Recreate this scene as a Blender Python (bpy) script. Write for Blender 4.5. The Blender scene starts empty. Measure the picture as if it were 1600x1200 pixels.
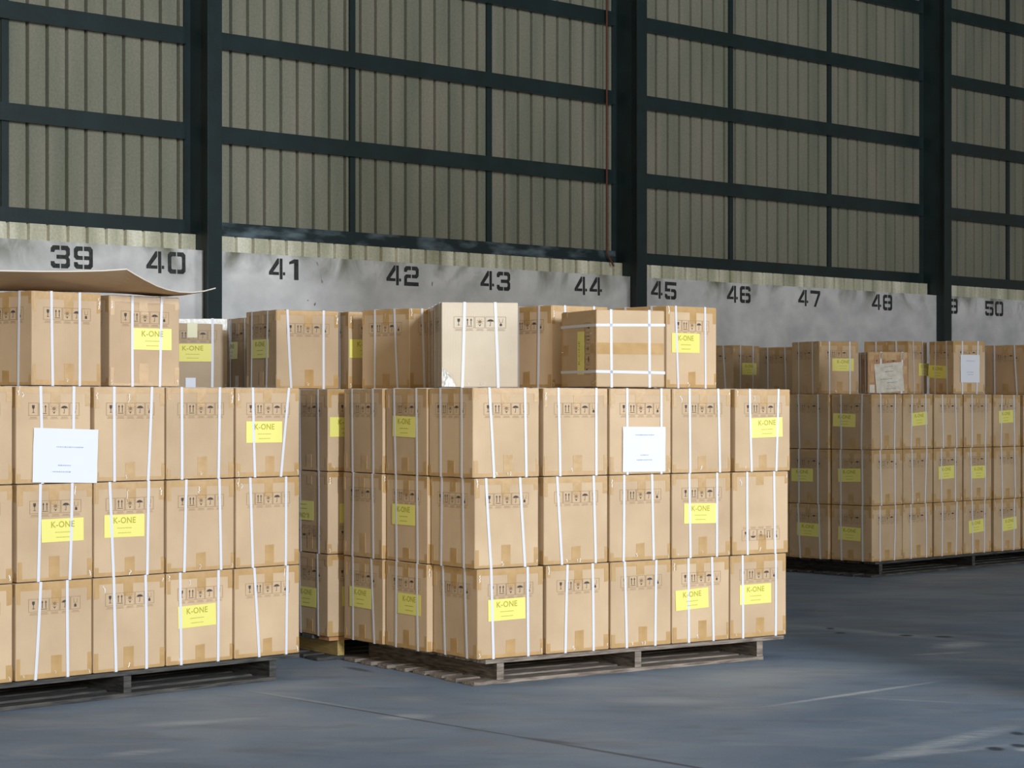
import bpy, bmesh, math, random
from math import sin, cos, pi, radians
from mathutils import Matrix, Vector
random.seed(7)
S = bpy.context.scene
C = S.collection

# ------------------------------------------------------------------ camera, world, lights
F = 3298.0            # focal length in pixels of the 1600 px frame
HY = 632.0            # row of the eye-level line
EYE = 1.39
cam = bpy.data.cameras.new('camera'); camo = bpy.data.objects.new('camera', cam); C.objects.link(camo)
cam.sensor_width = 36; cam.lens = 36*F/1600; cam.shift_y = (HY-600)/1600; cam.clip_end = 200
camo.location = (0, 0, EYE); camo.rotation_euler = (pi/2, 0, 0)
S.camera = camo
S.view_settings.view_transform = 'Standard'; S.view_settings.look = 'None'
S.view_settings.exposure = 0.0; S.view_settings.gamma = 1.0; S.view_settings.use_curve_mapping = False

w = bpy.data.worlds.new('daylight'); S.world = w; w.use_nodes = True
w.node_tree.nodes['Background'].inputs[0].default_value = (0.98, 0.90, 0.76, 1)
w.node_tree.nodes['Background'].inputs[1].default_value = 0.22

def area(name, loc, target, sx, sy, power, col):
    l = bpy.data.lights.new(name, 'AREA'); l.shape = 'RECTANGLE'; l.size = sx; l.size_y = sy
    l.energy = power; l.color = col
    o = bpy.data.objects.new(name, l); C.objects.link(o); o.location = loc
    o.rotation_euler = (Vector(target)-Vector(loc)).to_track_quat('-Z', 'Y').to_euler()
    return o
# tall loading door far behind the camera to the right; the rest are added fills
area('daylight_door', (14.4, -20, 9.5), (0.6, 11, 1.2), 1.5, 6.0, 10100, (0.87, 0.94, 1.05))
area('right_side_fill', (13, 6.5, 3.2), (7.5, 22, 2.2), 5, 4, 900, (0.93, 0.96, 1.0))  # added fill for the far stack and right wall, no known door
area('rear_fill', (-3, -13, 3.2), (0.5, 14, 1.8), 22, 5, 1720, (1.0, 0.87, 0.66))  # added warm ambient fill from behind the camera
area('high_fill', (2.5, 7.5, 8.8), (4.5, 20, 1.5), 8, 3, 130, (1.0, 0.95, 0.86))  # added overhead fill towards the far stack, no known skylight

# ------------------------------------------------------------------ materials
def newmat(name):
    m = bpy.data.materials.new(name); m.use_nodes = True
    nt = m.node_tree; b = nt.nodes['Principled BSDF']
    return m, nt, b
def N(nt, t, **k):
    n = nt.nodes.new(t)
    for a, v in k.items():
        if a.startswith('i_'): n.inputs[int(a[2:])].default_value = v
        else: setattr(n, a, v)
    return n
def flat(name, col, rough=.7, spec=.3, metal=0):
    m, nt, b = newmat(name)
    b.inputs['Base Color'].default_value = (*col, 1); b.inputs['Roughness'].default_value = rough
    b.inputs['Specular IOR Level'].default_value = spec; b.inputs['Metallic'].default_value = metal
    return m
def noisy(name, c1, c2, scale=5, rough=.8, bump=0, bscale=40, stretch=(1,1,1), detail=6, spec=.25, lo=.35, hi=.65):
    m, nt, b = newmat(name)
    tc = N(nt, 'ShaderNodeTexCoord'); mp = N(nt, 'ShaderNodeMapping'); mp.inputs['Scale'].default_value = stretch
    nt.links.new(tc.outputs['Object'], mp.inputs[0])
    n = N(nt, 'ShaderNodeTexNoise'); n.inputs['Scale'].default_value = scale; n.inputs['Detail'].default_value = detail
    nt.links.new(mp.outputs[0], n.inputs['Vector'])
    r = N(nt, 'ShaderNodeValToRGB'); r.color_ramp.elements[0].position = lo; r.color_ramp.elements[1].position = hi
    r.color_ramp.elements[0].color = (*c1, 1); r.color_ramp.elements[1].color = (*c2, 1)
    nt.links.new(n.outputs[0], r.inputs[0]); nt.links.new(r.outputs[0], b.inputs['Base Color'])
    b.inputs['Roughness'].default_value = rough; b.inputs['Specular IOR Level'].default_value = spec
    if bump:
        n2 = N(nt, 'ShaderNodeTexNoise'); n2.inputs['Scale'].default_value = bscale; n2.inputs['Detail'].default_value = 8
        nt.links.new(mp.outputs[0], n2.inputs['Vector'])
        bp = N(nt, 'ShaderNodeBump'); bp.inputs['Strength'].default_value = bump; bp.inputs['Distance'].default_value = .01
        nt.links.new(n2.outputs[0], bp.inputs['Height']); nt.links.new(bp.outputs[0], b.inputs['Normal'])
    return m

def cardboard():
    m, nt, b = newmat('corrugated_cardboard')
    tc = N(nt, 'ShaderNodeTexCoord'); oi = N(nt, 'ShaderNodeObjectInfo')
    n = N(nt, 'ShaderNodeTexNoise'); n.inputs['Scale'].default_value = 3.5; n.inputs['Detail'].default_value = 5
    ad = N(nt, 'ShaderNodeVectorMath', operation='ADD')
    nt.links.new(tc.outputs['Object'], ad.inputs[0]); nt.links.new(oi.outputs['Location'], ad.inputs[1])
    nt.links.new(ad.outputs[0], n.inputs['Vector'])
    r = N(nt, 'ShaderNodeValToRGB')
    r.color_ramp.elements[0].position = .3; r.color_ramp.elements[1].position = .7
    r.color_ramp.elements[0].color = (.84, .82, .80, 1); r.color_ramp.elements[1].color = (1.0, 1.0, 1.0, 1)
    nt.links.new(n.outputs[0], r.inputs[0])
    mx = N(nt, 'ShaderNodeMix', data_type='RGBA', blend_type='MULTIPLY'); mx.inputs[0].default_value = 1
    nt.links.new(r.outputs[0], mx.inputs[6]); nt.links.new(oi.outputs['Color'], mx.inputs[7])
    hs = N(nt, 'ShaderNodeHueSaturation')
    mr = N(nt, 'ShaderNodeMapRange'); mr.inputs['To Min'].default_value = .92; mr.inputs['To Max'].default_value = 1.06
    nt.links.new(oi.outputs['Random'], mr.inputs[0]); nt.links.new(mr.outputs[0], hs.inputs['Value'])
    nt.links.new(mx.outputs[2], hs.inputs['Color']); nt.links.new(hs.outputs[0], b.inputs['Base Color'])
    b.inputs['Roughness'].default_value = .75; b.inputs['Specular IOR Level'].default_value = .2
    # fine vertical flutes
    wv = N(nt, 'ShaderNodeTexWave'); wv.bands_direction = 'DIAGONAL'; wv.inputs['Scale'].default_value = 45; wv.inputs['Distortion'].default_value = .6
    mp = N(nt, 'ShaderNodeMapping'); mp.inputs['Scale'].default_value = (1, 1, 0)
    nt.links.new(tc.outputs['Object'], mp.inputs[0]); nt.links.new(mp.outputs[0], wv.inputs['Vector'])
    n3 = N(nt, 'ShaderNodeTexNoise'); n3.inputs['Scale'].default_value = 9; nt.links.new(ad.outputs[0], n3.inputs['Vector'])
    am = N(nt, 'ShaderNodeMath', operation='MULTIPLY_ADD'); am.inputs[1].default_value = .10
    nt.links.new(wv.outputs[0], am.inputs[0]); nt.links.new(n3.outputs[0], am.inputs[2])
    bp = N(nt, 'ShaderNodeBump'); bp.inputs['Strength'].default_value = .12; bp.inputs['Distance'].default_value = .01
    nt.links.new(am.outputs[0], bp.inputs['Height']); nt.links.new(bp.outputs[0], b.inputs['Normal'])
    return m
CARD = cardboard()
CARDCOL = (.605, .448, .285)
TAPE = noisy('brown_packing_tape', (.43, .265, .10), (.51, .325, .14), 12, .28, .08, 40, spec=.5)
CLEAR = noisy('clear_tape_film_and_glint', (.70, .70, .66), (.90, .92, .90), 25, .2, .5, 40, spec=.6)
STRAP = flat('white_plastic_strap', (.66, .68, .73), .38, .45)
INK = flat('printed_symbol_ink', (.075, .062, .06), .7, .2)
FRAMEINK = flat('thin_printed_lines', (.27, .175, .10), .75, .2)
YEL = flat('yellow_label_paper', (.79, .74, .19), .35, .5)
YTXT = flat('label_lettering', (.42, .38, .03), .5, .3)
PAPER = flat('white_paper', (.72, .75, .82), .5, .4)
BTXT = flat('pale_blue_print', (.33, .40, .60), .6, .2)
OLDP = noisy('crumpled_old_paper', (.55, .52, .45), (.68, .66, .60), 20, .7, .3, 30)
STEEL = noisy('dark_green_painted_steel', (.0095, .0185, .0185), (.012, .025, .026), 4, .42, .1, 30, spec=.45)
STEEL_GLARE = noisy('glare_on_dark_green_steel', (.011, .022, .024), (.10, .135, .15), 3, .45, .1, 30, (1,1,3), spec=.45, lo=.46, hi=.68)  # pale blotches are glare on the rail, put into the colour
RUST = flat('rust_red_conduit_paint', (.10, .025, .012), .6)


def wpair(n, a, b): return (noisy(n, a, b, 9, .85, .5, 50, (1, 9, 9)), noisy(n+'_shaded_beam', tuple(x*.35 for x in a), tuple(x*.45 for x in b), 9, .85, .5, 50, (9, 1, 9)))  # second wood darkened: shade under the stacks is in the beam colour
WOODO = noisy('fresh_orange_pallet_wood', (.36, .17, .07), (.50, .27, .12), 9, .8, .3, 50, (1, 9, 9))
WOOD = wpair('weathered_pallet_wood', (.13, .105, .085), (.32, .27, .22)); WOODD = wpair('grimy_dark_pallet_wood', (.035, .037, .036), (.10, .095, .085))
WOODY = noisy('yellow_pallet_wood', (.34, .24, .08), (.46, .34, .13), 9, .8, .3, 50, (9, 1, 9))
PAINT = noisy('black_stencil_paint', (.022, .024, .022), (.05, .052, .05), 30, .7)
ROOFM = flat('dark_metal_roof', (.09, .09, .085), .8)

def concrete():
    m, nt, b = newmat('grey_concrete_wall')
    tc = N(nt, 'ShaderNodeTexCoord')
    def noise(sc, st=(1,1,1), det=8, dist=0):
        mp = N(nt, 'ShaderNodeMapping'); mp.inputs['Scale'].default_value = st
        nt.links.new(tc.outputs['Object'], mp.inputs[0])
        n = N(nt, 'ShaderNodeTexNoise'); n.inputs['Scale'].default_value = sc; n.inputs['Detail'].default_value = det
        n.inputs['Distortion'].default_value = dist
        nt.links.new(mp.outputs[0], n.inputs['Vector']); return n
    n1 = noise(2.4, (1,1,1.2), 14, .15)
    r1 = N(nt, 'ShaderNodeValToRGB'); e = r1.color_ramp.elements
    e[0].position = .3; e[0].color = (.46, .46, .445, 1); e[1].position = .7; e[1].color = (.69, .68, .65, 1)
    nt.links.new(n1.outputs[0], r1.inputs[0])
    # grime hanging down from the top edge (object z: top of the wall = 0)
    sp = N(nt, 'ShaderNodeSeparateXYZ'); nt.links.new(tc.outputs['Object'], sp.inputs[0])
    g = N(nt, 'ShaderNodeMapRange'); g.inputs['From Min'].default_value = -.32; g.inputs['From Max'].default_value = .0
    nt.links.new(sp.outputs[2], g.inputs[0])
    n2 = noise(2.2, (1,1,.8), 10, 1.0)
    r2 = N(nt, 'ShaderNodeMapRange'); r2.inputs['From Min'].default_value = .48; r2.inputs['From Max'].default_value = .68
    nt.links.new(n2.outputs[0], r2.inputs[0])
    mu = N(nt, 'ShaderNodeMath', operation='MULTIPLY'); nt.links.new(g.outputs[0], mu.inputs[0]); nt.links.new(r2.outputs[0], mu.inputs[1])
    mx = N(nt, 'ShaderNodeMix', data_type='RGBA'); mx.inputs[7].default_value = (.15, .15, .10, 1)
    nt.links.new(mu.outputs[0], mx.inputs[0]); nt.links.new(r1.outputs[0], mx.inputs[6])
    # small dark cracks and chips
    n4 = noise(3.0, (1,1,.5), 3, 2.5)
    r4 = N(nt, 'ShaderNodeMapRange'); r4.inputs['From Min'].default_value = .735; r4.inputs['From Max'].default_value = .76
    nt.links.new(n4.outputs[0], r4.inputs[0])
    mx2 = N(nt, 'ShaderNodeMix', data_type='RGBA'); mx2.inputs[7].default_value = (.17, .17, .15, 1)
    nt.links.new(r4.outputs[0], mx2.inputs[0]); nt.links.new(mx.outputs[2], mx2.inputs[6])
    nt.links.new(mx2.outputs[2], b.inputs['Base Color'])
    b.inputs['Roughness'].default_value = .85
    bp = N(nt, 'ShaderNodeBump'); bp.inputs['Strength'].default_value = .3; bp.inputs['Distance'].default_value = .01
    n5 = noise(25); nt.links.new(n5.outputs[0], bp.inputs['Height']); nt.links.new(bp.outputs[0], b.inputs['Normal'])
    return m
CONC = concrete()

def cladding(name, c1, c2, c3):
    m, nt, b = newmat(name)
    tc = N(nt, 'ShaderNodeTexCoord')
    mp = N(nt, 'ShaderNodeMapping'); mp.inputs['Scale'].default_value = (3.3, .2, .45); nt.links.new(tc.outputs['Object'], mp.inputs[0])
    n = N(nt, 'ShaderNodeTexNoise'); n.inputs['Scale'].default_value = 1.1; n.inputs['Detail'].default_value = 6; nt.links.new(mp.outputs[0], n.inputs['Vector'])
    r = N(nt, 'ShaderNodeValToRGB'); e = r.color_ramp.elements
    e[0].position = .33; e[0].color = (*c1, 1); e[1].position = .7; e[1].color = (*c3, 1)
    k = r.color_ramp.elements.new(.5); k.color = (*c2, 1)
    nt.links.new(n.outputs[0], r.inputs[0])
    n2 = N(nt, 'ShaderNodeTexNoise'); n2.inputs['Scale'].default_value = 45; n2.inputs['Detail'].default_value = 3; nt.links.new(tc.outputs['Object'], n2.inputs['Vector'])
    r2 = N(nt, 'ShaderNodeMapRange'); r2.inputs['From Min'].default_value = .3; r2.inputs['From Max'].default_value = .75
    r2.inputs['To Min'].default_value = .86; r2.inputs['To Max'].default_value = 1.14
    nt.links.new(n2.outputs[0], r2.inputs[0])
    mx = N(nt, 'ShaderNodeVectorMath', operation='SCALE'); nt.links.new(r.outputs[0], mx.inputs[0]); nt.links.new(r2.outputs[0], mx.inputs['Scale'])
    nt.links.new(mx.outputs[0], b.inputs['Base Color']); b.inputs['Roughness'].default_value = .7
    b.inputs['Specular IOR Level'].default_value = .25
    return m
CLAD = cladding('dusty_corrugated_sheet', (.155, .165, .118), (.195, .192, .142), (.235, .215, .165))
STRIP = cladding('lit_sheet_strip', (.33, .33, .22), (.52, .50, .37), (.82, .79, .64))  # sheeting again, colour lightened for the light it catches low down

# floor points seen at a pixel
def fl(px, py):
    Y = EYE*F/(py-HY); return ((px-800)/F*Y, Y)

def floor_mat():
    m, nt, b = newmat('worn_blue_grey_concrete_floor')
    L = nt.links
    tc = N(nt, 'ShaderNodeTexCoord')
    def noise(sc, st=(1,1,1), rot=0, det=8, dist=0):
        mp = N(nt, 'ShaderNodeMapping'); mp.inputs['Scale'].default_value = st; mp.inputs['Rotation'].default_value = (0,0,rot)
        L.new(tc.outputs['Object'], mp.inputs[0])
        n = N(nt, 'ShaderNodeTexNoise'); n.inputs['Scale'].default_value = sc; n.inputs['Detail'].default_value = det; n.inputs['Distortion'].default_value = dist
        L.new(mp.outputs[0], n.inputs['Vector']); return n
    n1 = noise(.9, (1,1,1), .6, 10, .6)
    r = N(nt, 'ShaderNodeValToRGB'); e = r.color_ramp.elements
    e[0].position = .32; e[0].color = (.155, .215, .30, 1); e[1].position = .70; e[1].color = (.265, .325, .40, 1)
    k = e.new(.5); k.color = (.20, .265, .35, 1)
    L.new(n1.outputs[0], r.inputs[0])
    cur = r.outputs[0]
    def mix(fac, col):
        nonlocal cur
        mx = N(nt, 'ShaderNodeMix', data_type='RGBA'); mx.inputs[7].default_value = (*col, 1)
        L.new(fac, mx.inputs[0]); L.new(cur, mx.inputs[6]); cur = mx.outputs[2]
    def rng(src, a, c, lo=0, hi=1):
        q = N(nt, 'ShaderNodeMapRange'); q.inputs['From Min'].default_value = a; q.inputs['From Max'].default_value = c
        q.inputs['To Min'].default_value = lo; q.inputs['To Max'].default_value = hi
        L.new(src, q.inputs[0]); return q.outputs[0]
    # tyre scuffs and fine streaks
    mix(rng(noise(2.4, (.7, 1.6, 1), .75, 10, .6).outputs[0], .52, .75, 0, .4), (.36, .40, .43))
    mix(rng(noise(3.0, (.7, 1.8, 1), .35, 10, .5).outputs[0], .52, .75, 0, .45), (.10, .125, .145))
    mix(rng(noise(1.6, (.8, 1.4, 1), -.3, 10, .5).outputs[0], .55, .75, 0, .4), (.25, .235, .21))
    wob = noise(7, (1,1,1), 0, 5)
    def mark(p, q, half, col, amt, soft=.3, breakup=.5, nsc=14):
        # elongated stain between two floor points
        cx, cy = (p[0]+q[0])/2, (p[1]+q[1])/2; ln = math.hypot(q[0]-p[0], q[1]-p[1]); an = math.atan2(q[1]-p[1], q[0]-p[0])
        a = N(nt, 'ShaderNodeVectorMath', operation='SUBTRACT'); a.inputs[1].default_value = (cx, cy, 0); L.new(tc.outputs['Object'], a.inputs[0])
        rt = N(nt, 'ShaderNodeVectorRotate', rotation_type='Z_AXIS'); rt.inputs['Angle'].default_value = -an; L.new(a.outputs[0], rt.inputs[0])
        sc = N(nt, 'ShaderNodeVectorMath', operation='MULTIPLY'); sc.inputs[1].default_value = (2/ln, 1/half, 0); L.new(rt.outputs[0], sc.inputs[0])
        ab = N(nt, 'ShaderNodeVectorMath', operation='MULTIPLY_ADD'); ab.inputs[1].default_value = (.5, .5, 0)
        L.new(wob.outputs['Color'], ab.inputs[0]); L.new(sc.outputs[0], ab.inputs[2])
        s2 = N(nt, 'ShaderNodeVectorMath', operation='SUBTRACT'); s2.inputs[1].default_value = (.25, .25, 0); L.new(ab.outputs[0], s2.inputs[0])
        le = N(nt, 'ShaderNodeVectorMath', operation='LENGTH'); L.new(s2.outputs[0], le.inputs[0])
        f = rng(le.outputs['Value'], 1+soft, 1-soft, 0, amt)
        bn = noise(nsc, (.5, 4, 1), -an, 4)
        mu = N(nt, 'ShaderNodeMath', operation='MULTIPLY'); L.new(f, mu.inputs[0]); L.new(rng(bn.outputs[0], .35, .62, 1-breakup, 1), mu.inputs[1])
        mix(mu.outputs[0], col)
    PALE = (.60, .64, .66); DARK = (.045, .055, .065)
    mark(fl(1225, 1100), fl(1430, 1070), .022, PALE, .9, .5, .6)
    mark(fl(1500, 1098), fl(1340, 1090), .02, PALE, .3, .5, .6)
    mark(fl(1380, 1185), fl(1560, 1140), .06, PALE, .75, .6, .9, 22)
    mark(fl(1350, 1185), fl(1570, 1165), .04, PALE, .6, .6, .9, 22)
    mark(fl(1590, 1170), fl(1640, 1174), .05, PALE, .9, .4, .5)
    mark(fl(1480, 1012), fl(1520, 1003), .10, PALE, .8, .5, .8)
    mark(fl(1240, 977), fl(1480, 999), .07, (.40, .46, .48), .7, .5, .7)
    mark(fl(1435, 1023), fl(1510, 1019), .03, PALE, .5, .5, .7)
    mark(fl(1150, 1060), fl(1360, 1045), .20, (.38, .41, .43), .5, .6, .7)
    mark(fl(980, 1094), fl(1080, 1096), .10, (.40, .44, .47), .6, .6, .7)
    mark(fl(1100, 1115), fl(1290, 1100), .12, (.36, .40, .43), .5, .7, .8)
    mark(fl(600, 1122), fl(665, 1118), .07, PALE, .6, .5, .6)
    mark(fl(230, 1132), fl(330, 1128), .06, PALE, .5, .6, .8)
    mark(fl(170, 1180), fl(260, 1172), .05, PALE, .5, .6, .8)
    mark(fl(300, 1130), fl(400, 1122), .04, (.50, .53, .55), .5, .6, .8)
    for x, y, a_ in ((1555, 1170, 13), (1475, 995, 13), (1416, 993, 10), (1313, 989, 9), (1297, 982, 6), (1592, 1165, 12), (1590, 1146, 10)):
        p = fl(x-a_, y); q = fl(x+a_, y); mark(p, q, .045, DARK, .9, .35, 0)
    mark(fl(540, 1042), fl(580, 1050), .03, DARK, .7, .4, .4)
    # long expansion joint
    mark(fl(420, 1086), fl(900, 1166), .012, (.06, .075, .09), .9, .4, .35)
    mark(fl(860, 1160), fl(1180, 1215), .016, (.05, .06, .075), .9, .4, .25)
    mark(fl(400, 1081), fl(560, 1107), .02, (.42, .46, .50), .6, .5, .6)
    mark(fl(820, 1153), fl(900, 1163), .03, DARK, .8, .5, .5)
    sp = noise(70, (1,1,1), 0, 2)
    mix(rng(sp.outputs[0], .60, .75, 0, .22), (.40, .42, .44)); mix(rng(sp.outputs[0], .40, .25, 0, .3), (.10, .12, .14))
    L.new(cur, b.inputs['Base Color'])
    b.inputs['Roughness'].default_value = .62; b.inputs['Specular IOR Level'].default_value = .3
    bp = N(nt, 'ShaderNodeBump'); bp.inputs['Strength'].default_value = .15; bp.inputs['Distance'].default_value = .01
    L.new(noise(18).outputs[0], bp.inputs['Height']); L.new(bp.outputs[0], b.inputs['Normal'])
    return m

# ------------------------------------------------------------------ mesh helpers
def box(bm, x0, y0, z0, x1, y1, z1, mi=0):
    vs = [bm.verts.new(p) for p in ((x0,y0,z0),(x1,y0,z0),(x1,y1,z0),(x0,y1,z0),(x0,y0,z1),(x1,y0,z1),(x1,y1,z1),(x0,y1,z1))]
    for f in ((0,3,2,1),(4,5,6,7),(0,1,5,4),(1,2,6,5),(2,3,7,6),(3,0,4,7)):
        bm.faces.new([vs[i] for i in f]).material_index = mi
def poly(bm, pts, mi=0):
    f = bm.faces.new([bm.verts.new(p) for p in pts]); f.material_index = mi; return f
def mesh(name, bm, mats, smooth=False):
    me = bpy.data.meshes.new(name); bmesh.ops.recalc_face_normals(bm, faces=bm.faces) if smooth is None else None
    bm.to_mesh(me); bm.free()
    for m in (mats if isinstance(mats, (list, tuple)) else [mats]): me.materials.append(m)
    if smooth:
        for p in me.polygons: p.use_smooth = True
    return me
def link(name, me, parent=None, loc=(0,0,0), rot=(0,0,0)):
    o = bpy.data.objects.new(name, me); C.objects.link(o); o.location = loc; o.rotation_euler = rot
    if parent: o.parent = parent
    return o
def obj(name, bm, mats, parent=None, loc=(0,0,0), rot=(0,0,0), bevel=0):
    if bevel: bmesh.ops.bevel(bm, geom=bm.edges[:], offset=bevel, segments=2, affect='EDGES', profile=.6)
    return link(name, mesh(name, bm, mats), parent, loc, rot)
def tag(o, label, cat, group=None):
    o['label'] = label; o['category'] = cat
    if group: o['group'] = group
    return o
def struct(o): o['kind'] = 'structure'; return o

# ------------------------------------------------------------------ shell
bm = bmesh.new(); poly(bm, [(-30,-25,0),(32,-25,0),(32,45,0),(-30,45,0)])
struct(obj('floor', bm, floor_mat()))

TW = math.atan2(4250-800, F)                 # direction of the long wall
WD = Vector((sin(TW), cos(TW), 0)); WN = Vector((-cos(TW), sin(TW), 0)); WR = pi/2-TW
P0 = 16.4
def W(s, t, z): return WD*s + WN*(P0-t) + Vector((0,0,z))
def ws(px, t=0):
    x = (px-800)/F; Y = (P0-t)/(WN.y + WN.x*x); return Y*(WD.x*x+WD.y), Y
def wz(px, py, t=0): return EYE + (HY-py)*ws(px, t)[1]/F
TC = .22                                      # the concrete stands proud of the sheeting
ZC = wz(347, 393, TC)
S0, S1 = 2.0, 36.0
bm = bmesh.new(); box(bm, 0, 0, -ZC, S1-S0, .30, 0)
wallb = struct(obj('wall_back', bm, CONC, None, W(S0, TC, ZC), (0,0,WR)))
# corrugated sheeting above
def corrugated(width, z0, z1, pitch=.2, dep=.05, ph=0):
    bm = bmesh.new(); x = -ph; prof = []
    while x < width+pitch:
        prof += [(x, 0), (x+pitch*.74, 0), (x+pitch*.78, dep), (x+pitch*.90, dep), (x+pitch*.925, 0)]
        x += pitch
    lo = [bm.verts.new((a, b, z0)) for a, b in prof]; hi = [bm.verts.new((a, b, z1)) for a, b in prof]
    for i in range(len(prof)-1): bm.faces.new((lo[i], lo[i+1], hi[i+1], hi[i]))
    return bm
ZG = wz(347, 371, 0)                          # underside of the lowest rail
struct(obj('wall_upper', corrugated(S1-S0, 0, 9.2-ZG, .2), CLAD, None, W(S0, 0, ZG), (0,0,WR)))
# ceiling, and an added wall that shades the far stack (not in view)
bm = bmesh.new(); box(bm, -30, -2, 9.0, 32, 45, 9.1); struct(obj('ceiling', bm, ROOFM))
bm = bmesh.new(); box(bm, 0, 0, 0, 11, .2, 6.4)
struct(obj('wall_light_blocker', bm, CONC, None, (4.85, 4.0, 0), (0,0,-.1)))

# painted stencil numbers
L6 = [(.47,1),(.12,1),(0,.88),(0,.12),(.12,0),(.47,0),(.47,.2),(.25,.2),(.2,.25),(.2,.42),(.47,.42),(.47,.6),(.2,.6),(.2,.75),(.25,.8),(.47,.8)]
LC = [(.47,1),(.12,1),(0,.88),(0,.12),(.12,0),(.47,0),(.47,.2),(.25,.2),(.2,.25),(.2,.75),(.25,.8),(.47,.8)]
HT = [(0,.7),(0,.88),(.12,1),(.47,1),(.47,.8),(.25,.8),(.2,.75),(.2,.7)]
def mx_(p): return [(1-a, b) for a, b in p][::-1]
def my_(p): return [(a, 1-b) for a, b in p][::-1]
R5 = [(.53,.6),(.88,.6),(1,.48),(1,.12),(.88,0),(.53,0),(.53,.2),(.75,.2),(.8,.25),(.8,.37),(.75,.42),(.53,.42)]
DIG = {
 '0': [LC, mx_(LC)],
 '1': [[(.5,0),(.78,0),(.78,1),(.5,1),(.2,.86),(.2,.74),(.5,.80)]],
 '2': [HT, [(.53,1),(.88,1),(1,.88),(1,.52),(.88,.4),(.53,.4),(.53,.58),(.75,.58),(.8,.63),(.8,.75),(.75,.8),(.53,.8)],
       [(.47,.58),(.12,.58),(0,.46),(0,0),(1,0),(1,.2),(.2,.2),(.2,.36),(.25,.4),(.47,.4)]],
 '3': [HT, my_(HT), [(.53,1),(.88,1),(1,.88),(1,.6),(.92,.5),(1,.4),(1,.12),(.88,0),(.53,0),(.53,.2),(.75,.2),(.8,.25),(.8,.36),(.75,.41),(.3,.41),(.3,.59),(.75,.59),(.8,.64),(.8,.75),(.75,.8),(.53,.8)]],
 '4': [[(0,.2),(0,.34),(.52,1),(.62,1),(.62,.76),(.26,.35),(.62,.35),(.62,.2)], [(.66,0),(.84,0),(.84,1),(.66,1)], [(.86,.2),(1,.2),(1,.35),(.86,.35)]],
 '5': [[(0,1),(1,1),(1,.8),(.2,.8),(.2,.62),(.47,.62),(.47,.44),(0,.44)], R5, my_(HT)],
 '6': [L6, R5, mx_(HT)],
 '7': [[(0,.8),(0,1),(1,1),(1,.8),(.58,0),(.36,0),(.76,.8)]],
 '8': [L6, mx_(L6)],
}
DIG['9'] = [[(1-a, 1-b) for a, b in p] for p in DIG['6']]
for num, px in ((39,113),(40,259),(41,448),(42,630),(43,775),(44,920),(45,1037),(46,1155),(47,1264),(48,1378),(49,1481),(50,1553)):
    s, Y = ws(px, TC); bm = bmesh.new()
    for i, ch in enumerate(str(num)):
        ox = -.215 + i*.235
        if str(num)[1] == '1' and i: ox -= .03
        for p in DIG[ch]: poly(bm, [(ox+a*.195, 0, b*.20) for a, b in p])
    o = obj('painted_number', bm, PAINT, wallb, (s-S0+random.uniform(-.01,.01), -.0015, wz(448, 437, TC)-ZC), (0, random.uniform(-.015,.015), 0))
    o['label'] = 'black stencilled number %d' % num

# columns, rails, uprights
DC = .40
cols = [ws(347, DC)[0], ws(1011, DC)[0], ws(1487, DC)[0]]
pitch = (cols[2]-cols[0])/2
cols = [cols[0]-pitch] + cols + [cols[2]+pitch]
CT = ['left of number 39', 'between numbers 40 and 41', 'between numbers 44 and 45', 'between numbers 48 and 49', 'right of number 50']
for i, s in enumerate(cols):
    o = bpy.data.objects.new('steel_column', None); C.objects.link(o)
    o.location = W(s-.08, DC, 0); o.rotation_euler = (0,0,WR)
    tag(o, 'tall dark green steel H column standing %s' % CT[i], 'column', 'steel columns along the wall')
    bm = bmesh.new(); box(bm, -.08, 0, 0, .08, .014, 9); obj('inner_flange', bm, STEEL, o, bevel=.002)
    bm = bmesh.new(); box(bm, -.08, DC-.016, ZC+.002, .08, DC-.002, 9); obj('outer_flange', bm, STEEL, o)
    bm = bmesh.new(); box(bm, -.006, .014, 0, .006, DC-TC-.003, ZC+.002); box(bm, -.006, .014, ZC+.002, .006, DC-.016, 9); obj('web', bm, STEEL, o)
ORD = ['lowest', 'second lowest', 'third lowest', 'fourth lowest', 'fifth lowest', 'sixth lowest']
BAY = [('39', '40'), ('41', '44'), ('45', '48'), ('49', '50')]
gz = [(wz(347,371), wz(347,349.3)), (wz(347,227.7), wz(347,201.7)), (wz(347,79), wz(347,50.7))]
dz = (gz[2][0]-gz[0][0])/2
gz = [(gz[0][0]+dz*k, gz[0][0]+dz*k+(.135 if k == 0 else .155)) for k in range(6)]
for b in range(4):
    a, c = cols[b]+.012, cols[b+1]-.172
    for k in range(6):
        if k > (3, 3, 4, 5)[b]: continue
        z0, z1 = gz[k]; h = z1-z0
        bm = bmesh.new()                     # C-section: web towards the room, two lips back to the sheeting
        box(bm, 0, 0, 0, c-a, .006, h); box(bm, 0, .006, 0, c-a, .048, .006); box(bm, 0, .006, h-.006, c-a, .048, h)
        o = obj('steel_rail', bm, STEEL_GLARE if (b == 1 and k == 0) else STEEL, None, W(a, .08, z0), (0,0,WR))
        tag(o, 'dark horizontal steel rail, %s above wall numbers %s to %s' % (ORD[k], *BAY[b]), 'rail', 'horizontal rails of the upper wall')
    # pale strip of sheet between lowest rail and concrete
    o = struct(obj('trim_%d' % (b+1), corrugated(c-a-.02, 0, gz[0][0]-ZC+.002, .2, .04), STRIP, None, W(a, .10, ZC), (0,0,WR)))
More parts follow.
